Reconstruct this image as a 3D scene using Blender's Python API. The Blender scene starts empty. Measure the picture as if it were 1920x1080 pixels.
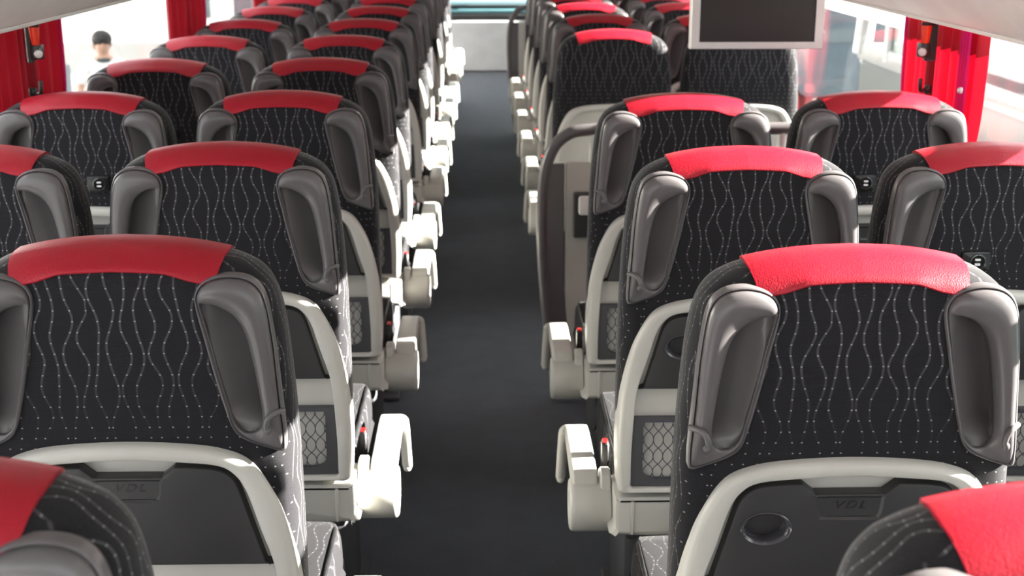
import bpy, bmesh, math, random
from mathutils import Vector
random.seed(7)
C = bpy.context.scene.collection
SC = bpy.context.scene

# ------------------------------------------------------------------ camera
cam_d = bpy.data.cameras.new('camera')
cam = bpy.data.objects.new('camera', cam_d); C.objects.link(cam)
cam.location = (0, 0, 1.70)                       # metres above the aisle carpet
cam_d.sensor_width = 36.0
cam_d.lens = 36.0 * 2450 / 1920
cam.rotation_euler = (math.radians(90 - 16.05), 0, math.radians(-1.236))
cam_d.clip_start = 0.05
cam_d.dof.use_dof = True
cam_d.dof.focus_distance = 2.15
cam_d.dof.aperture_fstop = 7.0
SC.camera = cam

# ------------------------------------------------------------------ light and exposure
SC.view_settings.view_transform = 'Standard'
SC.view_settings.look = 'None'
SC.view_settings.gamma = 1.0
SC.view_settings.use_curve_mapping = False
SC.view_settings.exposure = 1.22
w = bpy.data.worlds.new('sky'); SC.world = w; w.use_nodes = True
nt = w.node_tree
bg = nt.nodes['Background']
bg.inputs['Color'].default_value = (0.93, 0.96, 1.0, 1)
bg.inputs['Strength'].default_value = 1.5
sun_d = bpy.data.lights.new('sun', 'SUN'); sun_d.energy = 32.0; sun_d.angle = math.radians(0.6)
sun_d.color = (1.0, 0.95, 0.86)
sun = bpy.data.objects.new('sun', sun_d); C.objects.link(sun)
SUN_EL, SUN_AZ = math.radians(22), math.radians(-4)      # almost square from the right, low
sdir = Vector((math.cos(SUN_EL) * math.cos(SUN_AZ), -math.cos(SUN_EL) * math.sin(SUN_AZ), math.sin(SUN_EL)))
sun.rotation_euler = sdir.to_track_quat('Z', 'Y').to_euler()
sun.location = (8, -1, 6)

# ------------------------------------------------------------------ materials
def nodes(name):
    m = bpy.data.materials.new(name); m.use_nodes = True
    t = m.node_tree
    return m, t, t.nodes['Principled BSDF']
def N(t, kind, **kw):
    n = t.nodes.new(kind)
    for k, v in kw.items(): setattr(n, k, v)
    return n
def math_(t, op, a, b=None, c=None, clamp=False):
    n = N(t, 'ShaderNodeMath', operation=op); n.use_clamp = clamp
    for i, v in enumerate((a, b, c)):
        if v is None: continue
        if isinstance(v, (int, float)): n.inputs[i].default_value = v
        else: t.links.new(v, n.inputs[i])
    return n.outputs[0]
def mixc(t, fac, a, b):
    n = N(t, 'ShaderNodeMix', data_type='RGBA')
    for i, v in ((0, fac), (6, a), (7, b)):
        if isinstance(v, (int, float)): n.inputs[i].default_value = v
        elif isinstance(v, tuple): n.inputs[i].default_value = (*v, 1)
        else: t.links.new(v, n.inputs[i])
    return n.outputs[2]
def maprange(t, v, a, b, c, d, smooth=True):
    n = N(t, 'ShaderNodeMapRange', interpolation_type='SMOOTHSTEP' if smooth else 'LINEAR')
    t.links.new(v, n.inputs[0])
    for i, x in enumerate((a, b, c, d)): n.inputs[i + 1].default_value = x
    return n.outputs[0]
def bump(t, p, height, strength, dist):
    b = N(t, 'ShaderNodeBump'); b.inputs['Strength'].default_value = strength; b.inputs['Distance'].default_value = dist
    t.links.new(height, b.inputs['Height']); t.links.new(b.outputs[0], p.inputs['Normal'])
def noise(t, scale, detail=2.0, coord='Object', vec=None):
    n = N(t, 'ShaderNodeTexNoise'); n.inputs['Scale'].default_value = scale; n.inputs['Detail'].default_value = detail
    if vec is None:
        tc = N(t, 'ShaderNodeTexCoord'); vec = tc.outputs[coord]
    t.links.new(vec, n.inputs['Vector']); return n.outputs['Fac']
def plain(name, col, rough=0.5, metal=0.0, grain=None, coat=0.0, spec=0.5, sheen=0.0):
    m, t, p = nodes(name)
    p.inputs['Roughness'].default_value = rough; p.inputs['Metallic'].default_value = metal
    p.inputs['Coat Weight'].default_value = coat; p.inputs['Specular IOR Level'].default_value = spec
    p.inputs['Sheen Weight'].default_value = sheen
    f = noise(t, 6.0, 3)
    t.links.new(mixc(t, maprange(t, f, .3, .7, 0, 1), tuple(c * .94 for c in col), tuple(min(1, c * 1.05) for c in col)), p.inputs['Base Color'])
    if grain: bump(t, p, noise(t, grain[0], 2), grain[1], grain[2])
    return m
def fabric(name, mode):
    """dark weave with pale wandering lines and a dot at every 16 mm; mode 'back', 'rim' or 'seat' picks the run of the lines"""
    m, t, p = nodes(name)
    tc = N(t, 'ShaderNodeTexCoord'); s = N(t, 'ShaderNodeSeparateXYZ'); t.links.new(tc.outputs['Object'], s.inputs[0])
    X, Y, Z = s.outputs
    pitch = 0.0205
    if mode == 'back': U, V = X, Z
    elif mode == 'seat': U, V = X, Y
    else:
        U = math_(t, 'ADD', Y, 0.0045); V = math_(t, 'SUBTRACT', Z, math_(t, 'ABSOLUTE', X))
    u = math_(t, 'DIVIDE', U, pitch); i = math_(t, 'FLOOR', u)
    f = math_(t, 'SUBTRACT', math_(t, 'SUBTRACT', u, i), 0.5)
    def rnd(off):
        n = N(t, 'ShaderNodeTexWhiteNoise', noise_dimensions='1D'); t.links.new(math_(t, 'ADD', i, off), n.inputs['W']); return n.outputs['Value']
    r1, r2 = rnd(0.37), rnd(57.13)
    ph = math_(t, 'ADD', math_(t, 'MULTIPLY', math_(t, 'MULTIPLY', V, 2 * math.pi / 0.108), math_(t, 'ADD', math_(t, 'MULTIPLY', r2, 0.4), 0.8)), math_(t, 'MULTIPLY', r1, 6.283))
    nz = N(t, 'ShaderNodeTexNoise', noise_dimensions='2D'); nz.inputs['Scale'].default_value = 1.0; nz.inputs['Detail'].default_value = 0.0
    cv = N(t, 'ShaderNodeCombineXYZ'); t.links.new(math_(t, 'MULTIPLY', i, 7.31), cv.inputs[0]); t.links.new(math_(t, 'MULTIPLY', V, 17.0), cv.inputs[1]); t.links.new(cv.outputs[0], nz.inputs['Vector'])
    d = math_(t, 'ADD', math_(t, 'MULTIPLY', math_(t, 'SINE', ph), 0.31), math_(t, 'MULTIPLY', math_(t, 'SUBTRACT', nz.outputs['Fac'], 0.5), 0.72))
    d = math_(t, 'MINIMUM', math_(t, 'MAXIMUM', d, -0.46), 0.46)
    dist = math_(t, 'MULTIPLY', math_(t, 'ABSOLUTE', math_(t, 'SUBTRACT', f, d)), pitch)
    line = maprange(t, dist, 0.0010, 0.0023, 1, 0)
    if mode == 'back':
        fade = maprange(t, Z, 0.93, 1.12, 0.0, 1.0)
        line = math_(t, 'MULTIPLY', line, fade)
    dz = math_(t, 'MULTIPLY', math_(t, 'ABSOLUTE', math_(t, 'SUBTRACT', math_(t, 'FRACT', math_(t, 'DIVIDE', V, 0.0165)), 0.5)), 0.0165)
    dot = math_(t, 'MULTIPLY', maprange(t, dz, 0.0006, 0.0013, 1, 0), maprange(t, dist, 0.0008, 0.0016, 1, 0))
    rib = math_(t, 'SINE', math_(t, 'MULTIPLY', V, 2600.0))
    base = mixc(t, maprange(t, noise(t, 900, 1), .3, .7, 0, 1), (0.011, 0.0105, 0.0125), (0.021, 0.0205, 0.024))
    c = mixc(t, math_(t, 'MULTIPLY', line, 0.44 if mode != 'seat' else 0.15), base, (0.125, 0.122, 0.135))
    c = mixc(t, math_(t, 'MULTIPLY', dot, 0.55 if mode != 'seat' else 0.3), c, (0.5, 0.5, 0.5))
    t.links.new(c, p.inputs['Base Color'])
    p.inputs['Roughness'].default_value = 0.9; p.inputs['Specular IOR Level'].default_value = 0.2
    p.inputs['Sheen Weight'].default_value = 0.2 if mode != 'seat' else 0.03; p.inputs['Sheen Roughness'].default_value = 0.35
    bump(t, p, rib, 0.12, 0.001)
    return m
def leather():
    m, t, p = nodes('red_leather')
    f = noise(t, 4, 2)
    t.links.new(mixc(t, f, (0.34, 0.004, 0.017), (0.41, 0.006, 0.023)), p.inputs['Base Color'])
    p.inputs['Roughness'].default_value = 0.40; p.inputs['Specular IOR Level'].default_value = 0.45
    v = N(t, 'ShaderNodeTexVoronoi'); v.inputs['Scale'].default_value = 420
    tc = N(t, 'ShaderNodeTexCoord'); t.links.new(tc.outputs['Object'], v.inputs['Vector'])
    bump(t, p, v.outputs['Distance'], 0.25, 0.0012)
    return m
def carpet():
    m, t, p = nodes('carpet')
    a = noise(t, 420, 3); b = noise(t, 9, 3)
    c = mixc(t, maprange(t, a, .35, .65, 0, 1), (0.026, 0.028, 0.038), (0.088, 0.097, 0.124))
    c = mixc(t, maprange(t, b, .35, .7, 0, .35), c, (0.032, 0.035, 0.043))
    t.links.new(c, p.inputs['Base Color']); p.inputs['Roughness'].default_value = 0.95; p.inputs['Specular IOR Level'].default_value = 0.15
    p.inputs['Sheen Weight'].default_value = 0.15
    bump(t, p, a, 0.5, 0.003)
    return m
def cloth(name, col, trans):
    m, t, p = nodes(name)
    out = t.nodes['Material Output']
    p.inputs['Roughness'].default_value = 0.8; p.inputs['Sheen Weight'].default_value = 0.1
    f = noise(t, 300, 2)
    c = mixc(t, f, tuple(x * .85 for x in col), col); t.links.new(c, p.inputs['Base Color'])
    tr = N(t, 'ShaderNodeBsdfTranslucent'); t.links.new(c, tr.inputs[0])
    mx = N(t, 'ShaderNodeMixShader'); mx.inputs[0].default_value = trans
    t.links.new(p.outputs[0], mx.inputs[1]); t.links.new(tr.outputs[0], mx.inputs[2]); t.links.new(mx.outputs[0], out.inputs[0])
    return m
def glass(name, tint, refl=1.0):
    m, t, p = nodes(name); t.nodes.remove(p); out = t.nodes['Material Output']
    tr = N(t, 'ShaderNodeBsdfTransparent'); tr.inputs[0].default_value = (*tint, 1)
    gl = N(t, 'ShaderNodeBsdfGlossy'); gl.inputs['Roughness'].default_value = 0.02
    lw = N(t, 'ShaderNodeLayerWeight'); lw.inputs['Blend'].default_value = 0.5      # Facing = 1 - |cos|, so both sides of a pane mirror alike
    fr = math_(t, 'ADD', math_(t, 'MULTIPLY', math_(t, 'POWER', lw.outputs['Facing'], 5.0), 0.92), 0.03)
    mx = N(t, 'ShaderNodeMixShader'); t.links.new(math_(t, 'MULTIPLY', fr, refl, clamp=True), mx.inputs[0])
    t.links.new(tr.outputs[0], mx.inputs[1]); t.links.new(gl.outputs[0], mx.inputs[2]); t.links.new(mx.outputs[0], out.inputs[0])
    return m

M = dict(
    back=fabric('fabric_back', 'back'), rim=fabric('fabric_rim', 'rim'), seat=fabric('fabric_seat', 'seat'),
    red=leather(), carpet=carpet(),
    handle=plain('handle_plastic', (0.115, 0.106, 0.110), 0.30, grain=(900, .06, .0006)),
    beige=plain('beige_plastic', (0.54, 0.53, 0.49), 0.40, grain=(700, .05, .0006)),
    tray=plain('tray_plastic', (0.030, 0.029, 0.031), 0.45, grain=(800, .08, .0006)),
    chrome=plain('glossy_dark_plastic', (0.05, 0.05, 0.058), 0.12, coat=.5),
    logo=plain('logo_plastic', (0.012, 0.012, 0.013), 0.3),
    dark=plain('dark_plastic', (0.020, 0.020, 0.022), 0.5),
    black=plain('black_plastic', (0.008, 0.008, 0.009), 0.4),
    netc=plain('net_cord', (0.055, 0.058, 0.085), 0.7),
    frame=plain('pocket_frame_plastic', (0.065, 0.065, 0.072), 0.45),
    pedestal=plain('pedestal_plastic', (0.05, 0.052, 0.058), 0.6),
    button=plain('red_button', (0.6, 0.01, 0.01), 0.4),
    metal=plain('silver_plastic', (0.62, 0.61, 0.60), 0.35, metal=0.3),
    white=plain('white_plastic', (0.80, 0.80, 0.78), 0.35),
    rack=plain('rack_panel', (0.80, 0.79, 0.77), 0.35),
    wall=plain('wall_panel', (0.35, 0.35, 0.36), 0.6),
    ceil=plain('ceiling_panel', (0.72, 0.72, 0.70), 0.7),
    screen=plain('screen_surface', (0.022, 0.014, 0.015), 0.30, spec=.25),
    hammer=plain('orange_red_plastic', (0.85, 0.045, 0.01), 0.35),
    curtain=cloth('red_curtain_cloth', (0.34, 0.002, 0.014), 0.20),
    blind=cloth('white_blind', (0.8, 0.8, 0.8), 0.6),
    hem=cloth('magenta_hem_cloth', (0.70, 0.006, 0.24), 0.5),
    glass=glass('window_glass', (0.95, 0.955, 0.95), 0.55),
    windscreen=glass('windscreen_glass', (0.42, 0.80, 0.85), 1.0),
    dash=plain('dash_panel', (0.50, 0.49, 0.49), 0.5),
    ground=plain('pale_concrete', (0.26, 0.255, 0.245), 0.9, grain=(40, .3, .01)),
    facade=plain('pale_render', (0.78, 0.77, 0.74), 0.8),
    pane=plain('dark_pane', (0.10, 0.13, 0.15), 0.1),
    leaf=plain('leaves', (0.03, 0.055, 0.024), 0.7), bark=plain('bark', (0.10, 0.07, 0.05), 0.9),
    coach=plain('white_paint', (0.45, 0.45, 0.45), 0.25, coat=.3), coachlow=plain('grey_green_paint', (0.035, 0.05, 0.052), 0.3, coat=.1),
    coachglass=glass('coach_glass', (0.62, 0.72, 0.72), 1.0),
    tyre=plain('tyre_rubber', (0.02, 0.02, 0.02), 0.8),
    skin=plain('skin', (0.55, 0.33, 0.24), 0.5), hair=plain('hair', (0.02, 0.016, 0.014), 0.6),
    shirt=plain('white_shirt', (0.82, 0.82, 0.80), 0.8), trousers=plain('grey_trousers', (0.22, 0.24, 0.26), 0.8),
    collar=plain('dark_strap', (0.08, 0.09, 0.09), 0.8),
    paleblue=plain('pale_blue_paint', (0.07, 0.10, 0.125), 0.4), blue=plain('light_blue_paint', (0.16, 0.36, 0.55), 0.4),
)

# ------------------------------------------------------------------ mesh helpers
def spline(pts, n=6, closed=False):
    """Catmull-Rom through tuples of any dimension"""
    P = [tuple(p) for p in pts]; out = []; L = len(P)
    segs = L if closed else L - 1
    for i in range(segs):
        g = (lambda k: P[k % L]) if closed else (lambda k: P[max(0, min(L - 1, k))])
        a, b, c, d = g(i - 1), g(i), g(i + 1), g(i + 2)
        for k in range(n):
            u = k / n
            out.append(tuple(.5 * (2 * b[j] + (c[j] - a[j]) * u + (2 * a[j] - 5 * b[j] + 4 * c[j] - d[j]) * u * u + (3 * b[j] - a[j] - 3 * c[j] + d[j]) * u ** 3) for j in range(len(b))))
    if not closed: out.append(P[-1])
    return out
def mirror_half(half):
    """half outline from top centre (x=0) down the right side to bottom centre; returns the closed outline"""
    left = [(-x, z) for x, z in reversed(half) if abs(x) > 1e-6]
    return list(half) + left
def normals2(o):
    n = len(o); area = sum(o[i][0] * o[(i + 1) % n][1] - o[(i + 1) % n][0] * o[i][1] for i in range(n))
    sg = 1 if area > 0 else -1; res = []
    for i in range(n):
        a, b, c = o[i - 1], o[i], o[(i + 1) % n]
        e1 = Vector((b[0] - a[0], b[1] - a[1])); e2 = Vector((c[0] - b[0], c[1] - b[1]))
        e1 = e1.normalized() if e1.length > 1e-9 else e2.normalized(); e2 = e2.normalized() if e2.length > 1e-9 else e1
        v = Vector((e1.y + e2.y, -e1.x - e2.x)) * sg
        v.normalize(); k = max(.5, v.dot(Vector((e1.y, -e1.x)) * sg)); res.append(v / k)
    return res
class MB:
    """collects shapes of one part in a bmesh"""
    def __init__(s): s.bm = bmesh.new()
    def rings(s, rs, closed=True, cap0=False, cap1=False, mi=0, mis=None):
        V = [[s.bm.verts.new(p) for p in r] for r in rs]; n = len(V[0])
        for k in range(len(V) - 1):
            for i in range(n if closed else n - 1):
                j = (i + 1) % n
                f = s.bm.faces.new((V[k][i], V[k][j], V[k + 1][j], V[k + 1][i])); f.material_index = mis[k] if mis else mi
        if cap0: s.bm.faces.new(V[0]).material_index = mis[0] if mis else mi
        if cap1: s.bm.faces.new(list(reversed(V[-1]))).material_index = mis[-1] if mis else mi
        return V
    def pillow(s, outline, rs, cap0=True, cap1=True, mi=0, mis=None, y=None):
        """outline in xz; rs = (inset, y) rings from rear to front"""
        nn = normals2(outline)
        return s.rings([[(p[0] - v.x * ins, yy, p[1] - v.y * ins) for p, v in zip(outline, nn)] for ins, yy in rs], True, cap0, cap1, mi, mis)
    def box(s, x0, x1, y0, y1, z0, z1, bev=0.0, seg=2, mi=0):
        b = bmesh.new(); bmesh.ops.create_cube(b, size=1)
        for v in b.verts: v.co = Vector(((x0 + x1) / 2 + v.co.x * (x1 - x0), (y0 + y1) / 2 + v.co.y * (y1 - y0), (z0 + z1) / 2 + v.co.z * (z1 - z0)))
        if bev: bmesh.ops.bevel(b, geom=b.edges[:], offset=bev, segments=seg, profile=.5, affect='EDGES')
        s.join(b, mi)
    def join(s, b, mi=0):
        mp = {v: s.bm.verts.new(v.co) for v in b.verts}
        for f in b.faces:
            g = s.bm.faces.new([mp[v] for v in f.verts]); g.material_index = mi
        b.free()
    def tube(s, pts, r, n=10, caps=True, flat=1.0, mi=0):
        P = [Vector(p) for p in pts]; R = r if isinstance(r, (list, tuple)) else [r] * len(P); rs = []; up = None
        for i, p in enumerate(P):
            d = (P[min(i + 1, len(P) - 1)] - P[max(i - 1, 0)]).normalized()
            if up is None:
                up = Vector((0, 1, 0)) if abs(d.y) < .9 else Vector((1, 0, 0))
            a = up - d * up.dot(d); a.normalize(); up = a; c = d.cross(a)
            rs.append([p + (a * math.cos(t) * flat + c * math.sin(t)) * R[i] for t in [2 * math.pi * k / n for k in range(n)]])
        s.rings(rs, True, caps, caps, mi)
    def lathe(s, c, axis, prof, n=24, mi=0, cap=True):
        """prof = (radius, offset along axis)"""
        A = Vector(axis).normalized(); u = A.orthogonal().normalized(); v = A.cross(u); c = Vector(c)
        s.rings([[c + A * h + (u * math.cos(t) + v * math.sin(t)) * r for t in [2 * math.pi * k / n for k in range(n)]] for r, h in prof], True, cap, cap, mi)
    def sphere(s, c, r, seg=12, sc=(1, 1, 1), mi=0):
        b = bmesh.new(); bmesh.ops.create_uvsphere(b, u_segments=seg, v_segments=seg // 2 + 2, radius=r)
        for v in b.verts: v.co = Vector((c[0] + v.co.x * sc[0], c[1] + v.co.y * sc[1], c[2] + v.co.z * sc[2]))
        s.join(b, mi)
    def mesh(s, name, mats, smooth=35):
        bmesh.ops.recalc_face_normals(s.bm, faces=s.bm.faces[:])
        me = bpy.data.meshes.new(name); s.bm.to_mesh(me); s.bm.free()
        for m in mats if isinstance(mats, (list, tuple)) else [mats]: me.materials.append(m)
        if smooth:
            me.shade_smooth(); me.set_sharp_from_angle(angle=math.radians(smooth))
        return me
    def build(s, name, mats, parent=None, smooth=35, shear=False, loc=None):
        if shear: tilt(s.bm)
        o = bpy.data.objects.new(name, s.mesh(name, mats, smooth)); C.objects.link(o)
        if parent: o.parent = parent
        if loc: o.location = loc
        return o
LEAN = 0.0
def tilt(bm):                                   # slope of the back
    for v in bm.verts: v.co.y += LEAN * (1.25 - v.co.z)
def cut(obj, cutter_mb):
    """boolean difference baked into the mesh"""
    me = cutter_mb.mesh('cutter', [], 0); k = bpy.data.objects.new('cutter', me); C.objects.link(k)
    md = obj.modifiers.new('cut', 'BOOLEAN'); md.operation = 'DIFFERENCE'; md.solver = 'EXACT'; md.use_self = True; md.use_hole_tolerant = True; md.object = k
    dg = bpy.context.evaluated_depsgraph_get(); dg.update()
    new = bpy.data.meshes.new_from_object(obj.evaluated_get(dg)); obj.modifiers.clear(); obj.data = new
    bpy.data.objects.remove(k); bpy.data.meshes.remove(me)
    bm = bmesh.new(); bm.from_mesh(new); bmesh.ops.triangulate(bm, faces=[f for f in bm.faces if len(f.verts) > 4]); bm.to_mesh(new); bm.free()
    new.set_sharp_from_angle(angle=math.radians(35))
def tilt_obj(o):
    for v in o.data.vertices: v.co.y += LEAN * (1.25 - v.co.z)
def tag(o, label=None, cat=None, group=None, kind=None):
    if label: o['label'] = label
    if cat: o['category'] = cat
    if group: o['group'] = group
    if kind: o['kind'] = kind
    return o
def empty(name, loc=(0, 0, 0), rz=0.0):
    o = bpy.data.objects.new(name, None); C.objects.link(o); o.location = loc; o.rotation_euler = (0, 0, rz); o.empty_display_size = .1
    return o
def struct(o):
    o['kind'] = 'structure'; return o
def text_mesh(body, size, extrude, shear_, mat, spacing=1.0):
    cu = bpy.data.curves.new('t', 'FONT'); cu.body = body; cu.size = size; cu.extrude = extrude; cu.shear = shear_
    cu.align_x = 'CENTER'; cu.align_y = 'CENTER'; cu.space_character = spacing
    o = bpy.data.objects.new('t', cu); C.objects.link(o)
    dg = bpy.context.evaluated_depsgraph_get(); dg.update()
    me = bpy.data.meshes.new_from_object(o.evaluated_get(dg)); bpy.data.objects.remove(o); bpy.data.curves.remove(cu)
    me.materials.clear(); me.materials.append(mat)
    return me

# ------------------------------------------------------------------ room shell of the coach
Y0, Y1, WX = -1.2, 14.9, 1.375
b = MB(); b.box(-WX, WX, Y0, Y1, -.06, 0); struct(b.build('floor', M['carpet'], smooth=0))
SILL, TOP = .80, 2.05
PIL = [-.70, 1.40, 3.84, 6.04, 8.24, 10.44, 12.64]
for side, sx in (('left', -1), ('right', 1)):
    b = MB(); xa, xb = sorted((sx * WX, sx * (WX + .06)))
    b.box(xa, xb, Y0, Y1, -.06, SILL); b.box(xa, xb, Y0, Y1, TOP, 2.25)
    for p in PIL: b.box(xa, xb, p + .02, p + .10, SILL, TOP)
    struct(b.build('wall_' + side, M['wall'], smooth=0))
b = MB(); b.box(-WX - .06, WX + .06, Y0, Y1 + .9, 2.25, 2.32); struct(b.build('ceiling', M['ceil'], smooth=0))
wn = 0
for sx in (-1, 1):
    for i in range(len(PIL)):
        ya = PIL[i] + .10; yb = PIL[i + 1] + .02 if i + 1 < len(PIL) else Y1
        wn += 1; xa, xb = sorted((sx * (WX + .025), sx * (WX + .031)))
        b = MB(); b.box(xa, xb, ya, yb, SILL, TOP); struct(b.build('window_%d' % wn, M['glass'], smooth=0))
tn = 0
tn += 1                                             # translucent lower edge of the sun blind along the right windows
b = MB(); b.box(WX - .022, WX - .016, Y0, Y1, 1.335, 1.40); struct(b.build('trim_%d' % tn, M['blind'], smooth=0))
for sx in (-1, 1):                                  # black seal along the sill
    tn += 1; xa, xb = sorted((sx * (WX - .07), sx * (WX)))
    b = MB(); b.box(xa, xb, Y0, Y1, SILL - .03, SILL, .008); struct(b.build('trim_%d' % tn, M['dark']))
b = MB(); b.box(-WX, WX, Y0 - .06, Y0, -.06, 1.15); b.box(-WX, WX, Y0 - .06, Y0, 2.08, 2.25); struct(b.build('wall_back', M['wall'], smooth=0))

# overhead luggage racks: one long moulded shell each side
for side, sx in (('left', -1), ('right', 1)):
    ctr = -.013 if sx < 0 else .02
    prof = [(.985, 1.505), (.962, 1.482), (.948, 1.478), (.936, 1.485), (.90, 1.515), (.86, 1.555), (.83, 1.585), (.815, 1.60), (.80, 1.612), (.77, 1.635), (.72, 1.69), (.69, 1.76), (.68, 1.85), (.69, 1.96), (.72, 2.05),
            (.75, 2.12), (.79, 2.12), (.75, 2.03), (.73, 1.93), (.735, 1.84), (.76, 1.77), (.82, 1.70), (1.20, 1.66), (1.270, 1.66), (1.270, 1.60), (1.2, 1.60), (1.02, 1.575)]
    b = MB(); rs = [[(sx * (x + .02 * sx if False else x) + (.02 if sx > 0 else 0), y, z) for x, z in prof] for y in (Y0, Y1 - 1.2)]
    b.rings(rs, True, True, True)
    o = b.build('luggage_rack', M['rack'], smooth=50)
    tag(o, 'long pale luggage rack over the %s row of windows' % side, 'luggage rack', 'overhead luggage racks')
    l = MB(); l.tube([(sx * .957 + (.02 if sx > 0 else 0), y, 1.476) for y in (Y0, 3, 7, Y1 - 1.2)], .008, 8); e = l.build('edge_trim', M['white'], o)

# ------------------------------------------------------------------ the seat
BACK_HALF = [(0, 1.235), (.06, 1.2325), (.11, 1.2265), (.155, 1.217), (.183, 1.206), (.206, 1.190), (.223, 1.163), (.233, 1.12), (.239, 1.06), (.244, .98), (.247, .88), (.248, .76), (.248, .64), (.246, .56), (.236, .512), (.20, .500), (0, .500)]
BACK = spline(mirror_half(BACK_HALF), 5, True)
PAIRS = [  # plate outline, opening outline, bulge of the handle between them
    ((.104, 1.154), (.1115, 1.150), .006), ((.110, 1.180), (.119, 1.153), .014), ((.128, 1.194), (.133, 1.151), .018), ((.157, 1.199), (.151, 1.141), .020),
    ((.186, 1.191), (.164, 1.126), .021), ((.203, 1.165), (.1735, 1.102), .021), ((.212, 1.104), (.181, 1.062), .020), ((.217, 1.035), (.187, 1.015), .019),
    ((.221, .975), (.190, .983), .017), ((.2225, .935), (.189, .962), .011), ((.219, .917), (.182, .949), .005), ((.195, .923), (.170, .945), .002),
    ((.163, .936), (.158, .950), .002), ((.147, .953), (.149, .964), .001), ((.136, .99), (.1425, .992), .001), ((.125, 1.04), (.132, 1.04), .001), ((.1135, 1.10), (.121, 1.10), .002)]
fit = lambda p: (p[0] * 1.03 + .0085, 1.202 - (1.2 - p[1]) * .968)
HP = spline([fit(p) + fit(q) + (h,) for p, q, h in PAIRS], 5, True)
OPEN = [(q[2], q[3]) for q in HP]
def handle_mesh(sx):
    b = MB(); rows = []
    def row(fn): rows.append([fn(q) for q in HP])
    def lerp(q, d, y):                       # d metres in from the plate edge
        a = Vector((q[0], q[1])); c = Vector((q[2], q[3])); e = c - a; L = e.length; p = a + e * min(.95, d / L); return (sx * p.x, y, p.y)
    row(lambda q: lerp(q, 0, .012)); row(lambda q: lerp(q, 0, -.003)); row(lambda q: lerp(q, .0012, -.0058)); row(lambda q: lerp(q, .0030, -.0066)); row(lambda q: lerp(q, .0046, -.0050)); row(lambda q: lerp(q, .0052, -.0022))
    K = 12
    HM = max(q[4] for q in HP)
    def out(q, d):                           # push an opening point back under the handle
        a = Vector((q[0], q[1])); c = Vector((q[2], q[3])); e = (a - c).normalized(); return c + e * min(d, (a - c).length * .5)
    for k in range(1, K + 1):
        def f(q, k=k):
            a = Vector((q[0], q[1])); c = Vector((q[2], q[3])); e = c - a; L = e.length; v0 = min(.9, .0056 / L); v = k / K
            u = v0 + (1 - v0) * (1 - math.cos(math.pi * v)) / 2; p = a + e * u
            return (sx * p.x, -q[4] * max(0, math.sin(math.pi * v)) ** .62 - .002 * (1 - v) + .004 * v ** 4 * (q[4] / HM), p.y)
        row(f)
    for d, y0, y1 in ((.0015, .010, .003), (.005, .016, .0045), (.009, .021, .006)):
        row(lambda q, d=d, y0=y0, y1=y1: (lambda p, w: (sx * p.x, y1 + (y0 - y1) * w, p.y))(out(q, d * q[4] / HM), q[4] / HM))
    cx = sum(q[2] for q in HP) / len(HP) + .004; cz = sum(q[3] for q in HP) / len(HP)
    inn = sorted([(q[3], q[2]) for q in HP if q[4] < .0025 and q[3] > .972])     # inner edge of the opening, by height
    def xin(z):
        if z <= inn[0][0]: return inn[0][1]
        for (z0, x0), (z1, x1) in zip(inn, inn[1:]):
            if z <= z1: return x0 + (x1 - x0) * (z - z0) / max(1e-6, z1 - z0)
        return inn[-1][1]
    for sc in (.97, .90, .80, .68, .54, .38, .20, .03):
        def g(q, sc=sc):
            w = q[4] / HM; p = out(q, .009 * w); x = cx + (p.x - cx) * sc; z = cz + (p.y - cz) * (sc if sc > .96 else .78 * sc + .19)
            t = max(0, min(1, (x - xin(z)) / .060)); e = max(0, min(1, (z - .962) / .035)); e = e * e * (3 - 2 * e)
            return (sx * x, .004 + (.003 + .033 * math.sin(t * 1.5)) * (.25 + .75 * e), z)
        row(g)
    b.rings(rows, True, False, True); tilt(b.bm)
    return b.mesh('grab_handle', M['handle'], 60)
def hook_mesh(sx):
    b = MB(); b.tube([(sx * x, y, z) for x, y, z in spline([(.236, -.004, .992), (.228, -.015, .9935), (.220, -.022, .991), (.214, -.024, .983), (.212, -.024, .973), (.214, -.024, .967)], 4)], .0048, 8)
    b.sphere((sx * .214, -.024, .9675), .006, 8); tilt(b.bm)
    return b.mesh('coat_hook', M['handle'], 60)
S_HALF = [(0, .943), (.09, .939), (.145, .930), (.182, .912), (.208, .873), (.228, .82), (.243, .74), (.2485, .66), (.250, .60), (.247, .53), (.240, .508), (.19, .506), (0, .506)]
A_HALF = [(0, .918), (.08, .914), (.135, .908), (.160, .893), (.176, .865), (.192, .81), (.211, .745), (.217, .68), (.2205, .60), (.2205, .54), (.2185, .523), (.19, .521), (0, .521)]
SH = spline([p + q for p, q in zip(mirror_half(S_HALF), mirror_half(A_HALF))], 5, True)
def build_shell(plain_panel):
    b = MB(); rows = []
    def row(d, y, rev=False):
        r = []
        for q in SH:
            a = Vector((q[0], q[1])); c = Vector((q[2], q[3])); e = c - a; L = max(e.length, 1e-6)
            p = (c - e * (d / L)) if rev else (a + e * min(.45, d / L)); r.append((p.x, y, p.y))
        rows.append(r)
    for d, y in ((.004, .085), (0, .07), (0, .002), (.0015, -.008), (.005, -.0145), (.011, -.0175)): row(d, y)
    for d, y in ((.003, -.0165), (.0008, -.0145), (0, -.011), (0, .004 if plain_panel else .012)): row(d, y, True)
    b.rings(rows, True, False, True)
    if plain_panel: pass
    return b
TRAY_HALF = [(0, .890), (.046, .890), (.052, .891), (.068, .904), (.074, .9055), (.11, .904), (.138, .899), (.155, .887), (.165, .866), (.178, .82), (.1965, .755), (.199, .748), (.196, .7445), (0, .7445)]
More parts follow.
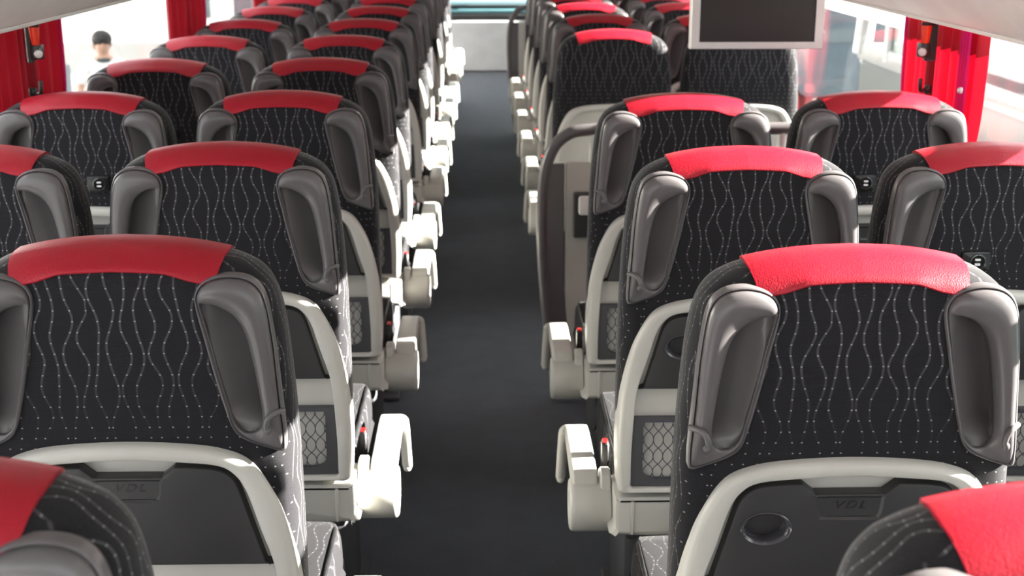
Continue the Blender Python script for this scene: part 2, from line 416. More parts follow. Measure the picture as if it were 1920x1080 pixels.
def dense(o, closed=True, step=.012):
    r = []
    for i in range(len(o)):
        a, c = Vector(o[i]), Vector(o[(i + 1) % len(o)]); k = max(1, int((c - a).length / step))
        r += [tuple(a + (c - a) * (j / k)) for j in range(k)]
    return r
LOGO = text_mesh('VDL', .020, .0012, .35, M['logo'], 1.25)
for v in LOGO.vertices:
    x, y, z = v.co; v.co = (x * 1.15, -.0088 - z, .871 + y * .85)
    v.co.y += LEAN * (1.25 - v.co.z)
HANDLE = {1: handle_mesh(1), -1: handle_mesh(-1)}
HOOK = {1: hook_mesh(1), -1: hook_mesh(-1)}

def part(name, me, parent):
    o = bpy.data.objects.new(name, me); C.objects.link(o); o.parent = parent; return o

def make_back(root, handles=True):
    b = MB()
    b.pillow(BACK, [(.055, 0), (.034, .0015), (.018, .008), (.007, .022), (.001, .040), (0, .060), (0, .085), (.006, .108), (.022, .124), (.05, .131)], mis=[0, 0, 0, 1, 1, 1, 1, 1, 1, 1])
    o = b.build('backrest', [M['back'], M['rim']], root, 50)
    if handles:
        for sx in (1, -1):
            k = MB(); ol = [(sx * (q[0] + (q[2] - q[0]) * .55), q[1] + (q[3] - q[1]) * .55) for q in HP]
            k.rings([[(x, y, z) for x, z in ol] for y in (-.03, .053)], True, True, True); cut(o, k)
    k = MB(); k.rings([[(q[2] + (.004 if q[2] > 0 else -.004), y, q[3] + .004) for q in SH] for y in (-.04, .022)], True, True, True); cut(o, k); tilt_obj(o)
    # leather cap over the top edge
    top = [p for p in spline(BACK_HALF, 8) if p[0] <= .1575 and p[1] > 1.19]
    line = [(-x, z) for x, z in reversed(top) if x > 1e-6] + top
    ext = [(line[0][0] - .001, line[0][1] - .0005)] + line + [(line[-1][0] + .001, line[-1][1] - .0005)]
    full = ext; n = len(full); nn = []
    for i in range(n):
        a, c = full[max(0, i - 1)], full[min(n - 1, i + 1)]; v = Vector((-(c[1] - a[1]), c[0] - a[0])); v.normalize(); nn.append(v if v.y > 0 else -v)
    prof = [(.030, .004), (.030, -.0035), (.028, -.0050), (.022, -.0030), (.018, .0045), (.006, .019), (-.003, .038), (-.005, .060), (-.005, .085), (.002, .110), (.020, .128), (.048, .136), (.075, .138), (.080, .130)]
    rows = []
    for ins, y in prof:
        r = []
        for i, (p, v) in enumerate(zip(full, nn)):
            endk = i in (0, n - 1); ii = ins
            if ins > .02 and y < .0: ii = ins + .006 * max(0, min(1, (abs(p[0]) - .080) / .035))
            yy = y
            if endk: ii += .006 if ins < .03 else 0; yy = y + (.008 if y < .06 else -.008)
            r.append((p[0] - v.x * ii, yy, p[1] - v.y * ii))
        rows.append(r)
    c = MB(); c.rings(rows, False); c.build('headrest_cap', M['red'], root, 50, shear=True)
    if handles:
        for sx in (1, -1):
            h = part('grab_handle', HANDLE[sx], root); part('coat_hook', HOOK[sx], h)
    return o
def make_tray(root):
    ol = spline(mirror_half(TRAY_HALF), 3, True)
    b = MB(); rear = b.pillow(ol, [(.0032, -.0125), (.0014, -.0120), (.0004, -.0105), (0, -.008), (0, .010)], cap0=False)[0]
    lo = spline([(-.050, .882), (-.046, .886), (.046, .886), (.050, .882), (.048, .862), (.044, .853), (.036, .849), (-.036, .849), (-.044, .853), (-.048, .862)], 3, True)
    nn = normals2(lo)
    rec = b.rings([[(x - v.x * i_, y, z - v.y * i_) for (x, z), v in zip(lo, nn)] for i_, y in ((0, -.0125), (.004, -.0092))], True, False, True)[0]
    cup = [(-.120 + .037 * math.cos(q * math.pi / 14), .836 + .037 * .70 * math.sin(q * math.pi / 14)) for q in range(28)]
    hole = b.rings([[(x, y, z) for x, z in cup] for y in (-.0125, .009)], True)[0]
    es = []
    for loop in (rear, rec, hole):
        for i in range(len(loop)): es.append(b.bm.edges.get((loop[i], loop[(i + 1) % len(loop)])))
    bmesh.ops.triangle_fill(b.bm, edges=es, use_beauty=True, use_dissolve=False, normal=(0, -1, 0))
    t = b.build('tray_table', M['tray'], root, 30, shear=True)
    part('logo', LOGO, t)
    c = MB(); c.lathe((-.120, 0, .836), (0, 1, 0), [(.0370, -.0115), (.0382, -.0140), (.0365, -.0152), (.032, -.0125), (.0285, -.006), (.0275, .002), (.0275, .009), (.0300, .0095)], 28, cap=False)
    for v in c.bm.verts: v.co.z = .836 + (v.co.z - .836) * .70
    c.build('cup_holder', M['chrome'], t, 60, shear=True)
    return t
def make_pocket(root):
    b = MB()
    outer = dense(spline([(-.2155, .677), (-.2155, .677), (.2155, .677), (.2155, .677), (.2185, .61), (.2195, .54), (.216, .5235), (0, .5235), (-.216, .5235), (-.2195, .54), (-.2185, .61)], 2, True), step=1)
    def inner_of(p):
        x, z = p; x2 = max(-.196, min(.196, x)); z2 = max(.538, min(.671, z))
        # rounded lower corners
        r = .026
        if z2 < .538 + r and abs(x2) > .196 - r:
            cx = (.196 - r) * (1 if x2 > 0 else -1); cz = .538 + r; d = Vector((x2 - cx, z2 - cz))
            if d.length > 1e-6: d = d.normalized() * r
            x2, z2 = cx + d.x, cz + d.y
        return x2, z2
    od = dense(outer, step=.012); idn = [inner_of(p) for p in od]
    b.rings([[(x, .011, z) for x, z in od], [(x, -.006, z) for x, z in od], [(x, -.006, z) for x, z in idn], [(x, .009, z) for x, z in idn]], True)
    f = b.build('net_pocket', M['frame'], root, 35, shear=True)
    nb = MB(); stp = .0205
    for sgn in (1, -1):
        k = -16
        while k < 17:
            pts = []
            for j in range(41):
                z = .537 + (.672 - .537) * j / 40; x = k * stp + sgn * (z - .537) * .55
                x += .003 * math.sin((z - .537) * 2 * math.pi / (stp / .55) + (0 if sgn > 0 else math.pi))
                if abs(x) < .197 and not (z < .56 and abs(x) > .180): pts.append((x, -.003 - .008 * math.sin((z - .537) / .135 * math.pi), z))
            if len(pts) > 3: nb.tube(pts, .0011, 5)
            k += 1
    nb.tube([(x / 100, -.004, .670) for x in (-19.8, -10, 0, 10, 19.8)], .0025, 6)
    nb.build('net', M['netc'], f, 60, shear=True)
def make_lower(root, arm):
    # cushion
    ol = spline([(-.20, .505), (0, .508), (.20, .505), (.232, .496), (.240, .47), (.240, .41), (.225, .392), (0, .39), (-.225, .392), (-.240, .41), (-.240, .47), (-.232, .496)], 4, True)
    b = MB(); b.pillow(ol, [(.04, .13), (.0, .16), (0, .35), (0, .60), (.012, .645), (.04, .665), (.07, .67)])
    cu = b.build('seat_cushion', M['seat'], root, 50)
    for sx in (1, -1):
        p = MB(); p.tube([(sx * x, y, z) for x, y, z in spline([(.228, .17, .502), (.230, .35, .502), (.230, .50, .502), (.229, .59, .5005), (.226, .606, .496)], 4)], .0042, 6)
        p.build('piping', M['black'], cu, 60)
    # beige cross beam below the shell, dark pedestal to the floor
    b = MB(); b.pillow(spline([(-.244, .493), (-.19, .4955), (.19, .4955), (.244, .493), (.250, .48), (.250, .42), (.242, .404), (0, .402), (-.242, .404), (-.250, .42), (-.250, .48)], 3, True), [(.010, -.004), (.002, .001), (0, .010), (0, .12)])
    for sx in (-1, 1): b.box(sx * .214 - .004, sx * .214 + .004, -.008, .006, .408, .486, .002, 1)
    b.build('base_beam', M['beige'], root, 40)
    b = MB(); b.box(-.215, .215, .12, .56, .33, .392, .01); b.box(-.21, .21, .20, .50, .02, .34, .02); b.box(-.225, .225, .14, .58, 0, .022, .006, 1)
    b.build('pedestal', M['pedestal'], root, 40)
    if not arm: return
    s = arm
    a = MB()        # armrest: slab reaching forward from the hinge drum
    side = spline([(.10, .498), (.16, .507), (.26, .510), (.36, .508), (.402, .500), (.414, .484), (.405, .468), (.36, .462), (.26, .455), (.16, .448), (.10, .445)], 4, True)
    xs = [(s * .280, .008), (s * .283, .001), (s * .287, 0), (s * .328, 0), (s * .333, .001), (s * .336, .008)]
    nn = normals2(side)
    a.rings([[(x, q[0] - v.x * ins, q[1] - v.y * ins) for q, v in zip(side, nn)] for x, ins in xs], True, True, True)
    ar = a.build('armrest', M['beige'], root, 45)
    d = MB(); cy, cz = .115, .425
    d.lathe((s * .298, cy, cz), (s, 0, 0), [(.054, -.0475), (.059, -.045), (.061, -.040), (.061, .034), (.059, .041), (.054, .0445), (.030, .0455), (.028, .043), (.001, .043)], 32, cap=False)
    lo = spline([(.080, .432), (.079, .475), (.086, .500), (.103, .509), (.135, .507), (.15, .49), (.155, .45)], 4) + [(.13, .41), (.10, .41)]
    nn = normals2(lo)
    xx = [(s * .2515, .006), (s * .255, .001), (s * .272, .001), (s * .276, .006)]
    d.rings([[(x, q[0] - v.x * i_, q[1] - v.y * i_) for q, v in zip(lo, nn)] for x, i_ in xx], True, True, True)
    d.build('hinge_drum', M['beige'], ar, 40)
    h = MB(); h.tube([(s * x, y, z) for x, y, z in spline([(.330, .385, .492), (.337, .398, .485), (.340, .396, .450), (.343, .390, .40), (.345, .386, .365)], 4)], [.010] + [.0115] * 15 + [.010], 12, flat=1.35)
    h.sphere((s * .345, .386, .364), .0108, 10, (1, 1.35, 1))
    h.build('end_bar', M['beige'], ar, 60)
    k = MB(); k.box(s * .256 - .008, s * .256 + .008, .185, .215, .46, .540, .003, 1)
    bk = k.build('belt_buckle', M['black'], root, 40)
    r = MB(); r.box(s * .256 - .006, s * .256 + .006, .188, .212, .537, .5425, .001, 1); r.build('release_button', M['button'], bk, 40)
def make_socket(root, s):
    b = MB(); o = [(s * .040 + x, 1.004 + z) for x, z in spline([(-.030, .014), (-.024, .021), (.024, .021), (.030, .014), (.030, -.014), (.024, -.021), (-.024, -.021), (-.030, -.014)], 3, True)]
    b.pillow(o, [(.004, -.0075), (.001, -.006), (0, -.003), (0, .004)])
    p = b.build('power_socket', M['black'], root, 40, shear=True)
    q = MB(); q.lathe((s * .040 + .003, -.0075, 1.004), (0, 1, 0), [(.0165, .002), (.017, -.003), (.0145, -.0035), (.0135, .0), (.001, .0)], 24, cap=False)
    q.build('socket_ring', M['chrome'], p, 50, shear=True)
    u = MB()
    for dz in (.005, -.005): u.box(s * .040 - .003, s * .040 + .008, -.0100, -.0070, 1.004 + dz - .0022, 1.004 + dz + .0022)
    u.build('usb_ports', M['white'], p, 0, shear=True)
def make_seat(kind):
    root = empty('coach_seat')
    arm = {'aisle_left': 1, 'aisle_right': -1, 'front_right': -1}.get(kind, 0)
    plainb = kind.startswith('front')
    make_back(root, not plainb)
    build_shell(plainb).build('back_shell', M['beige'], root, 40, shear=True)
    if not plainb:
        make_tray(root); make_pocket(root)
    make_lower(root, arm)
    if kind == 'window_left': make_socket(root, 1)
    if kind == 'window_right': make_socket(root, -1)
    return root
def copy_tree(o, parent=None):
    c = o.copy(); C.objects.link(c)
    if parent: c.parent = parent
    for ch in list(o.children): copy_tree(ch, c)
    return c
ORD = ['nearest', 'second', 'third', 'fourth', 'fifth', 'sixth', 'seventh', 'eighth', 'ninth', 'tenth', 'eleventh', 'twelfth', 'thirteenth', 'fourteenth']
protos, used = {}, set()
def seat(kind, x, y, label, group, rz=0.0):
    if kind not in protos: protos[kind] = make_seat(kind)
    o = protos[kind] if kind not in used else copy_tree(protos[kind]); used.add(kind)
    o.location = (x, y, 0); o.rotation_euler = (0, 0, rz)
    return tag(o, label, 'seat', group)
for k in range(14):
    if k == 0: lab = 'red-capped coach seat cut off by the bottom left corner of the photo'
    else: lab = 'red-capped dark coach seat, %s along the left edge of the aisle' % ORD[k]
    seat('aisle_left', -.538 + .004 * math.sin(k * 2.1), 1.817 + .823 * (k - 1), lab, 'seats along the left side of the aisle')
for k in range(2, 11):
    if k == 2: lab = 'red-capped seat cut by the left picture edge, beside the left windows'
    else: lab = 'red-capped dark coach seat with socket, %s visible in the left window column' % ORD[k - 2]
    seat('window_left', -1.067, 1.802 + .823 * (k - 1), lab, 'seats along the left windows')
for k in range(4):
    lab = ['red-capped coach seat cut off by the bottom right corner of the photo', 'large red-capped seat right of the aisle with a cup holder in its dark tray',
           'red-capped dark seat right of the aisle, between the large nearest seat and the stairwell seat', 'red-capped dark seat right of the aisle, just behind the grey stairwell partition'][k]
    seat('aisle_right', .528, 1.738 + .825 * (k - 1), lab, 'near seats along the right side of the aisle')
seat('window_right', 1.057, 2.60, 'red-capped seat cut by the right picture edge, beside the right windows', 'near seats along the right windows')
seat('window_right', 1.057, 3.42, 'red-capped seat at the right windows with its cap bleached by sunlight', 'near seats along the right windows')
for k in range(6):
    if k == 0: seat('front_right', .532, 5.36, 'seat beyond the stairwell with plain beige back panel, left of the hanging screen', 'seats beyond the stairwell')
    else: seat('aisle_right', .545, 5.36 + .823 * k, 'red-capped dark coach seat right of the aisle, %s beyond the stairwell' % ORD[k], 'seats beyond the stairwell')
for k in range(6):
    if k == 0: seat('front_window', 1.058, 5.36, 'seat with plain beige back panel, below the hanging screen', 'seats beyond the stairwell')
    else: seat('window_right', 1.070, 5.36 + .823 * k, 'red-capped dark window seat on the right, %s row beyond the stairwell' % ORD[k], 'seats beyond the stairwell')

# ------------------------------------------------------------------ curtains, ties and emergency hammers
def curtain_mesh(sx, ya, yb, seed, hem):
    rnd = random.Random(seed); ny, nz = 72, 26; zt, zb = 1.62, .62; ztie = .95
    ph = [rnd.uniform(0, 6.28) for _ in range(4)]; yc = (ya + yb) / 2
    def pt(i, j):
        u = i / ny; z = zb + (zt - zb) * j / nz
        k = 1 - .55 * math.exp(-((z - ztie) / .13) ** 2) * (1 if z > .4 else 0) if True else 1
        wdt = (yb - ya) * (.94 + .06 * (z - zb)) * k
        y = yc + (u - .5) * wdt + .012 * math.sin(3 * z + ph[2])
        dep = .018 * math.sin(u * 2 * math.pi * (yb - ya) / .062 + ph[0] + .5 * math.sin(2.2 * z + ph[3])) + .008 * math.sin(u * 2 * math.pi * (yb - ya) / .14 + ph[1])
        return (sx * (1.338 + dep), y, z)
    b = MB(); i0, i1 = 0, ny
    rs = [[pt(i, j) for i in range(ny + 1)] for j in range(nz + 1)]
    b.rings(rs, False)
    h = None
    if hem is not None:
        h = MB(); h.rings([[(sx * (1.305 + .004 * math.sin(i * .9 + 3 * pt(i, j)[2])) if hem[0] < 30 else pt(i, j)[0] - sx * .006, pt(i, j)[1], pt(i, j)[2]) for i in range(hem[0], hem[1])] for j in range(nz + 1)], False)
    t = MB(); n = 20; w_ = (yb - ya) * .5 * .47
    t.rings([[(sx * (1.331 + .040 * math.sin(a)), yc + w_ * math.cos(a), ztie + dz) for a in [2 * math.pi * q / n for q in range(n)]] for dz in (-.02, .02)], True)
    return b, h, t
for side, sx in (('left', -1), ('right', 1)):
    for pi, p in enumerate(PIL):
        if p < 3 or p > 12: continue
        for far in (0, 1):
            ya, yb = (p - .345, p - .125) if not far else (p - .118, p + .355)
            hem = (6, 31) if (not far and sx > 0) else ((62, 71) if far else None)
            b, h, t = curtain_mesh(sx, ya, yb, pi * 10 + far + (5 if sx > 0 else 0), hem)
            o = b.build('curtain', M['curtain'], None, 80)
            row = ['nearest', 'second', 'third', 'fourth', 'fifth', 'sixth'][pi - 2]
            tag(o, 'red pleated curtain, %s half at the %s %s window pillar%s' % ('far' if far else 'near', row, side, ' beside an orange hammer' if pi == 2 else ''), 'curtain', 'red curtains at the %s windows' % side)
            if h: h.build('hem', M['hem'], o, 80)['label'] = 'magenta hem strip'
            t.build('tie_band', M['curtain'], o, 60)
            if not far and sx > 0 and pi == 2:
                q = MB(); q.lathe((sx * 1.297, ya + .035, 1.235), (-sx, 0, 0), [(.001, .012), (.006, .010), (.009, .004), (.009, 0)], 14); q.build('snap_button', M['metal'], o, 50)
    p = PIL[2] - .115
    hx = 1.245
    root = empty('emergency_hammer', (sx * hx, p - .02, 1.30))
    b = MB(); b.tube([(0, 0, z) for z in (.045, .07, .10, .13, .16, .20, .26)], [.010, .013, .015, .0155, .016, .016, .016], 12); b.build('handle', M['hammer'], root, 60)
    b = MB(); b.box(-.014, .014, -.012, .030, .005, .045, .004); b.build('hammer_head', M['black'], root)
    b = MB(); b.lathe((-sx * .010, -.014, .022), (-sx * .4, -1, 0), [(.011, 0), (.012, .006), (.010, .012), (.001, .013)], 14); b.build('tip', M['metal'], root, 50)
    b = MB(); b.box(-.012 + sx * .014, .012 + sx * .022, -.004, .018, -.005, .27, .003, 1); b.tube([(-sx * .020, -.017, .10), (-sx * .005, -.02, .10), (sx * .022, -.012, .10)], .005, 8); b.build('bracket', M['black'], root)
    b = MB(); b.box(-.010 + sx * .022, .010 + sx * .022, .0, .014, -.098, -.074, .003, 1); b.tube(spline([(sx * .012, 0, -.085), (0, -.008, -.088), (-sx * .008, -.016, -.084), (-sx * .010, -.018, -.070), (-sx * .010, -.016, -.052)], 4), .006, 8); b.build('coat_hook', M['black'], root, 60)
    tag(root, 'orange-red emergency hammer in black holder among the %s curtains' % side, 'emergency hammer', 'emergency hammers')

# ------------------------------------------------------------------ hanging screen
root = empty('monitor', (.808, 3.90, 1.31))
W_, H_, FR = .394, .285, .026
b = MB()
out = [(-W_ / 2, 0), (W_ / 2, 0), (W_ / 2, H_), (-W_ / 2, H_)]; inn = [(-W_ / 2 + FR, FR * .8), (W_ / 2 - FR, FR * .8), (W_ / 2 - FR, H_ - FR * .8), (-W_ / 2 + FR, H_ - FR * .8)]
b.rings([[(x, .035, z) for x, z in out], [(x, 0, z) for x, z in out], [(x * .99, -.004, z + (.002 if z < .1 else -.002)) for x, z in out], [(x, -.004, z) for x, z in inn], [(x, .004, z) for x, z in inn]], True, True, False)
for z in (.045, .105): b.box(W_ / 2, W_ / 2 + .006, .006, .020, z, z + .008)
b.build('bezel', M['metal'], root, 30)
b = MB(); b.box(-W_ / 2 + FR - .002, W_ / 2 - FR + .002, .002, .010, FR * .8 - .002, H_ - FR * .8 + .002); b.build('screen', M['screen'], root, 0)
b = MB(); b.box(-.06, .06, .035, .055, .06, .24, .006, 1); b.box(-.03, .03, .045, .075, .20, .34, .006, 1); b.build('mounting_bracket', M['dark'], root)
tag(root, 'flat screen with silver frame hanging from the right luggage rack', 'screen')

# ------------------------------------------------------------------ stairwell partitions
def partition(name, y, xr, label, extras):
    root = empty(name, (0, y, 0))
    path = spline([(.262, 0, .02), (.225, 0, .30), (.203, 0, .55), (.203, 0, .78), (.225, 0, .90), (.275, 0, .965), (.36, 0, .988), (.6, 0, .990), (xr - .02, 0, .990)], 6)
    b = MB(); b.tube(path, .021, 12, flat=1.2); b.build('rail', M['handle'], root, 60)
    b = MB(); ol = [(.21, .55), (.205, .872), (.276, .872), (.276, .45), (.30, .20), (.33, .02), (.262, .02), (.225, .30)]
    b.pillow(ol, [(.003, -.016), (0, -.013), (0, .013), (.003, .016)]); b.build('end_panel', M['handle'], root, 30)
    b = MB(); b.box(.280, xr - .02, -.014, .014, .02, .876, .004, 1); b.build('panel', M['beige'], root)
    b = MB()
    for x in (.375, xr - .25): b.tube([(x, 0, .87), (x, 0, .985)], .016, 12)
    b.build('post', M['white'], root, 60)
    if extras:
        b = MB(); b.box(.305, .47, -.045, -.014, .62, .775, .004, 1); h = b.build('holder', M['tray'], root)
        b = MB(); b.box(.322, .455, -.060, -.030, .70, .768, .010); b.build('flap', M['white'], h)
    return tag(root, label, 'partition', 'stairwell partitions')
partition('stairwell_partition', 4.42, 1.27, 'beige partition with curved grey rail at the stairwell, right of the aisle', True)
partition('stairwell_partition', 10.40, 1.27, 'far partition with curved dark rail at the front of the right seats', False)

# ------------------------------------------------------------------ front end of the coach
b = MB(); nx = 24
rs = []
for z, dy in ((.0, .05), (.02, 0), (.50, -.02), (.545, -.03), (.56, -.01)):
    rs.append([(-1.3 + 2.6 * i / nx, 14.80 - .25 * (1 - ((-1.3 + 2.6 * i / nx) / 1.3) ** 2) + dy, z) for i in range(nx + 1)] + [(1.3, 15.2, z), (-1.3, 15.2, z)])
b.rings(rs, True, True, True)
o = b.build('front_console', M['dash'], None, 40); tag(o, 'curved grey console closing the far end of the aisle', 'console')
b = MB(); b.box(-1.28, 1.28, 14.56, 15.2, .575, .625, .01); b.build('lower_ledge', M['dark'], o)
b = MB(); b.box(-1.28, 1.28, 14.62, 15.3, .64, .675, .01); b.build('upper_ledge', plain('teal_ledge', (.16, .34, .38), .3), o)['label'] = 'pale teal ledge strip'
b = MB(); b.box(-1.28, 1.28, 14.66, 15.3, .69, .72, .008); b.build('top_edge', M['dark'], o)
b = MB(); b.rings([[(-1.3 + 2.6 * i / 16, 15.7 - .35 * ((-1.3 + 2.6 * i / 16) / 1.3) ** 2 - .25 * (z - .6), z) for i in range(17)] for z in (.55, 1.2, 1.8, 2.3)], False)
wn += 1; struct(b.build('window_%d' % wn, M['windscreen'], None, 60))
b = MB(); b.box(-WX - .06, WX + .06, Y1, 15.75, -.3, 0); struct(b.build('trim_5', M['dark'], smooth=0))

# ------------------------------------------------------------------ outside
GZ = -1.2
b = MB(); b.box(-90, 90, -60, 140, GZ - .3, GZ); tag(struct(b.build('ground', M['ground'], smooth=0)))
def building(x0, x1, y0, y1, h, face, label, group='pale buildings outside'):
    root = empty('building', ((x0 + x1) / 2, (y0 + y1) / 2, GZ)); hx, hy = (x1 - x0) / 2, (y1 - y0) / 2
    b = MB(); b.box(-hx, hx, -hy, hy, 0, h); b.box(-hx - .2, hx + .2, -hy - .2, hy + .2, h, h + .25); b.build('walls', M['facade'], root, 0)
    lo, hi = (-hy, hy) if face == 'x' else (-hx, hx); q = lo + (1.6 if face == 'x' else .3)
    while q < hi - .6:
        for fz in (1.0, 4.0):
            if fz + 1.5 > h: continue
            b = MB()
            if face == 'x': b.box(hx - .05, hx + .04, q, q + 1.3, fz, fz + 1.5)
            else: b.box(q, q + .5, -hy - .04, -hy + .05, fz, fz + 1.5)
            b.build('window', M['pane'], root, 0)
        q += 3.1 if face == 'x' else .95
    return tag(root, label, 'building', group)
building(-34, -24, 6, 50, 9, 'x', 'long pale building filling the left windows')
building(-5.9, -2.6, 25, 31, 5, 'y', 'pale building with dark windows seen through the second left window')

def person(x, y, label):
    root = empty('person', (x, y, GZ), math.radians(20))
    def skin(name, verts, edges, rad, mat, parent, rootv=0, sub=2):
        me = bpy.data.meshes.new(name); me.from_pydata(verts, edges, []); o = bpy.data.objects.new(name, me); C.objects.link(o)
        md = o.modifiers.new('s', 'SKIN'); md.use_smooth_shade = True
        for i, r in enumerate(rad):
            me.skin_vertices[0].data[i].radius = (r, r) if not isinstance(r, tuple) else r; me.skin_vertices[0].data[i].use_root = (i == rootv)
        s_ = o.modifiers.new('u', 'SUBSURF'); s_.levels = sub; s_.render_levels = sub
        dg = bpy.context.evaluated_depsgraph_get(); dg.update()
        nm = bpy.data.meshes.new_from_object(o.evaluated_get(dg)); o.modifiers.clear(); o.data = nm; nm.materials.clear(); nm.materials.append(mat); nm.shade_smooth()
        o.parent = parent; return o
    V = [(0, 0, .92), (0, 0, 1.10), (0, .01, 1.28), (0, .01, 1.38), (0, 0, 1.45), (0, -.01, 1.52), (0, -.015, 1.60)]
    E = [(0, 1), (1, 2), (2, 3), (3, 4), (4, 5), (5, 6)]
    Rr = [(.15, .11), (.135, .10), (.155, .105), (.10, .075), .05, .078, .075]
    def add(p, pr, r):
        V.append(p); E.append((pr, len(V) - 1)); Rr.append(r); return len(V) - 1
    for s in (1, -1):
        a = add((s * .17, .01, 1.36), 3, .055); a = add((s * .24, -.02, 1.12), a, .042); a = add((s * .20, -.20, 1.02), a, .034); a = add((s * .17, -.27, 1.04), a, .030)
        for fx, L, dz in ((-.03, .06, 0), (-.01, .075, 0), (.01, .07, 0), (.03, .055, 0)):
            f = add((s * .17 + fx, -.31, 1.035 + dz), a, .010); add((s * .17 + fx * 1.1, -.31 - L * .7, 1.02), f, .008)
        f = add((s * .17 - s * .04, -.285, 1.06), a, .010); add((s * .17 - s * .05, -.32, 1.08), f, .009)
        l = add((s * .09, 0, .84), 0, .095); l = add((s * .10, -.01, .48), l, .062); l = add((s * .10, .02, .09), l, .042); add((s * .11, -.14, .035), l, .036)
    body = skin('body', V, E, Rr, M['skin'], root, 0)
    fb = MB()
    for s in (1, -1): fb.sphere((s * .032, -.085, 1.575), .012, 8)
    fb.build('eyes', M['hair'], root, 60)
    fb = MB(); fb.sphere((0, -.098, 1.545), .014, 8, (.8, 1, 1.4)); fb.sphere((0, -.086, 1.512), .02, 8, (1.2, .5, .35))
    for s in (1, -1): fb.sphere((s * .080, 0, 1.55), .022, 8, (.5, .8, 1.2))
    fb.build('face_features', M['skin'], root, 60)
    hb = MB(); hb.sphere((0, .012, 1.595), .098, 16, (1, 1.08, .88)); hb.sphere((0, .045, 1.545), .085, 14, (1, .8, 1)); hb.build('hair', M['hair'], root, 60)
    tv = [(0, 0, .86), (0, 0, 1.05), (0, .01, 1.25), (0, .01, 1.37), (.18, .01, 1.35), (.235, -.01, 1.16), (-.18, .01, 1.35), (-.235, -.01, 1.16)]
    skin('shirt', tv, [(0, 1), (1, 2), (2, 3), (3, 4), (4, 5), (3, 6), (6, 7)], [(.18, .135), (.16, .12), (.175, .125), (.11, .09), .07, .06, .07, .06], M['shirt'], root, 0)
    lv = [(0, 0, .90)]; le = []; lr = [(.16, .12)]
    for s in (1, -1):
        lv += [(s * .09, 0, .82), (s * .10, -.01, .48), (s * .10, .02, .12)]; n = len(lv); le += [(0, n - 3), (n - 3, n - 2), (n - 2, n - 1)]; lr += [.105, .075, .062]
    skin('trousers', lv, le, lr, M['trousers'], root, 0)
    cb = MB(); cb.lathe((0, .005, 1.40), (0, .1, 1), [(.085, -.02), (.095, 0), (.075, .02), (.07, .0), (.085, -.02)], 18, cap=False); cb.build('collar', M['collar'], root, 60)
    root.scale = (1.05, 1.05, 1.06)
    return tag(root, label, 'person')
person(-3.78, 13.2, 'person with dark hair and white shirt standing outside the left window')
root = empty('utility_cabinet', (-4.60, 13.6, GZ))
b = MB(); b.box(-.32, .32, -.2, .2, .05, 1.40, .06); b.build('cabinet_body', M['paleblue'], root); b = MB(); b.box(-.28, .28, -.16, .16, 0, .06); b.build('plinth', M['dark'], root)
tag(root, 'pale blue-grey cabinet standing outside the left window', 'cabinet')

# coach parked to the right, its front end towards the far end
root = empty('parked_coach', (3.6, 0, GZ))
LY0, LY1 = -3.0, 12.6; WD = 2.5
def wheel(y):
    for x in (.12, WD - .42):
        b = MB(); b.lathe((x, y, .5), (1, 0, 0), [(.30, 0), (.48, .01), (.50, .06), (.50, .24), (.48, .29), (.30, .30)], 28); o_ = b.build('wheel', M['tyre'], root, 40)
b = MB(); b.box(0, WD, LY0, LY1, .35, 1.58, .08); b.build('lower_body', M['coachlow'], root)
b = MB()
for x in (0, WD):
    b.box(x - .03, x + .03, LY0, LY1 - .05, 1.56, 1.72, .02)
    b.box(x - .03, x + .03, LY0, LY1 - .8, 2.68, 2.80, .02)
    for y in (LY0 + .1, 1.4, 4.2, 7.0): b.box(x - .03, x + .03, y - .06, y + .06, 1.7, 2.70, .01)
    b.tube([(x, LY1 - .10, 1.62), (x, LY1 - .22, 2.1), (x, LY1 - .50, 2.55), (x, LY1 - .85, 2.74)], .085, 10)
    b.tube([(x, LY1 - .95, 1.62), (x, LY1 - .97, 2.74)], .05, 8)
b.box(0, WD, LY1 - .12, LY1 - .02, 1.50, 1.70, .03); b.build('body_frame', M['coach'], root)
b = MB(); b.box(-.02, WD + .02, LY0, LY1 - .8, 2.74, 2.86, .05); b.build('roof', M['coach'], root)
b = MB()
for x in (0, WD): b.box(x - .006, x + .006, LY0, LY1 - .9, 1.68, 2.72)
b.build('side_glass', M['coachglass'], root, 0)
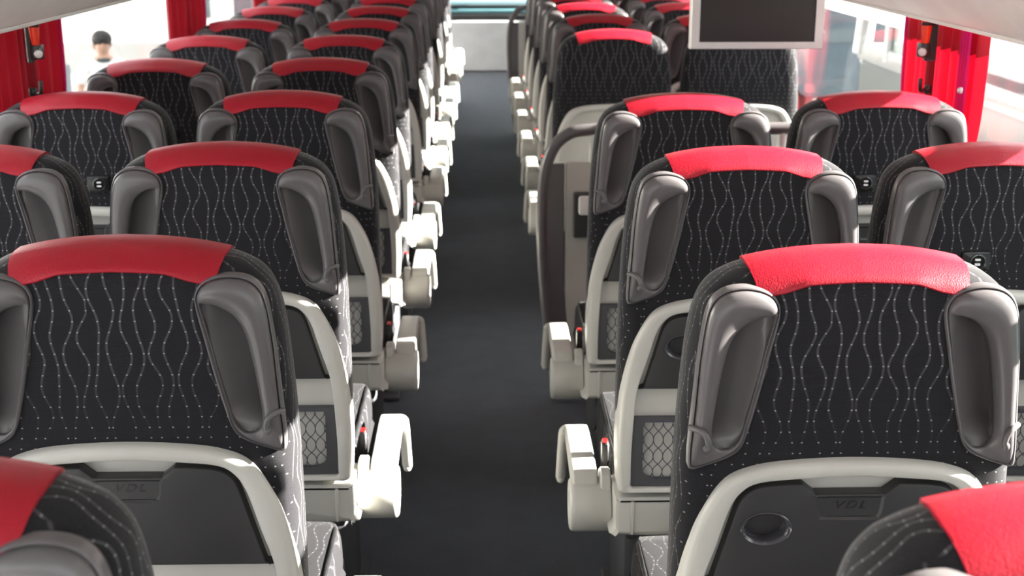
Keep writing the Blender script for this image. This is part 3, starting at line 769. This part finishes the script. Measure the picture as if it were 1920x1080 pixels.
b = MB(); b.box(-.035, -.028, 1.0, 1.1, 1.0, 1.1)
for y in (1.0, 10.4): wheel(y)
st = MB(); R1_, R2_ = .16, .065
pts = [((R1_ if k % 2 == 0 else R2_) * math.sin(math.pi * k / 5), (R1_ if k % 2 == 0 else R2_) * math.cos(math.pi * k / 5)) for k in range(10)]
st.rings([[(x, 5.40 + p_[0], 1.27 + p_[1]) for p_ in pts] for x in (-.004, .001)], True, True, True); st.build('star_decal', M['white'], root, 0)
tag(root, 'white and grey-green coach parked alongside the right windows', 'coach')

# a hedge and a few things beyond
rnd = random.Random(3); root = empty('hedge', (9.5, 24.0, GZ))
b = MB()
for k in range(5200):
    p = Vector((rnd.uniform(-7, 9), rnd.choice((-1, 1)) * rnd.uniform(.55, .95) if rnd.random() < .75 else rnd.uniform(-.8, .8), rnd.uniform(.0, 1) ** .8 * 2.7)); p.z += .15 * math.sin(p.x * 1.7)
    n = Vector((rnd.gauss(0, 1), rnd.gauss(0, 1), rnd.gauss(0, 1))).normalized(); u = n.orthogonal().normalized() * rnd.uniform(.10, .2); v = n.cross(u)
    b.bm.faces.new([b.bm.verts.new(p + u * math.cos(t) + v * math.sin(t) * .7) for t in (0, 1.05, 2.1, 3.14, 4.2, 5.25)])
b.build('foliage', M['leaf'], root, 0)
b = MB(); b.box(-7, 9, -.55, .55, 0, 2.35, .15); b.build('inner_growth', M['bark'], root)
tag(root, 'dark green hedge behind the parked coach, seen through the right windows', 'hedge')
root = empty('van', (5.4, 20.5, GZ)); b = MB(); b.box(-.9, .9, -2.2, 2.2, .35, 1.9, .15); b.build('van_body', M['paleblue'], root)
b = MB(); b.box(-.78, .78, -2.22, -2.15, 1.15, 1.7, .03); b.build('rear_window', M['pane'], root)
for sx in (-1, 1):
    for y in (-1.4, 1.4):
        b = MB(); b.lathe((sx * .75, y, .34), (sx, 0, 0), [(.2, 0), (.33, .01), (.34, .16), (.2, .17)], 20); b.build('wheel', M['tyre'], root, 40)
tag(root, 'blue-grey van parked beyond the right window beside the screen', 'van')
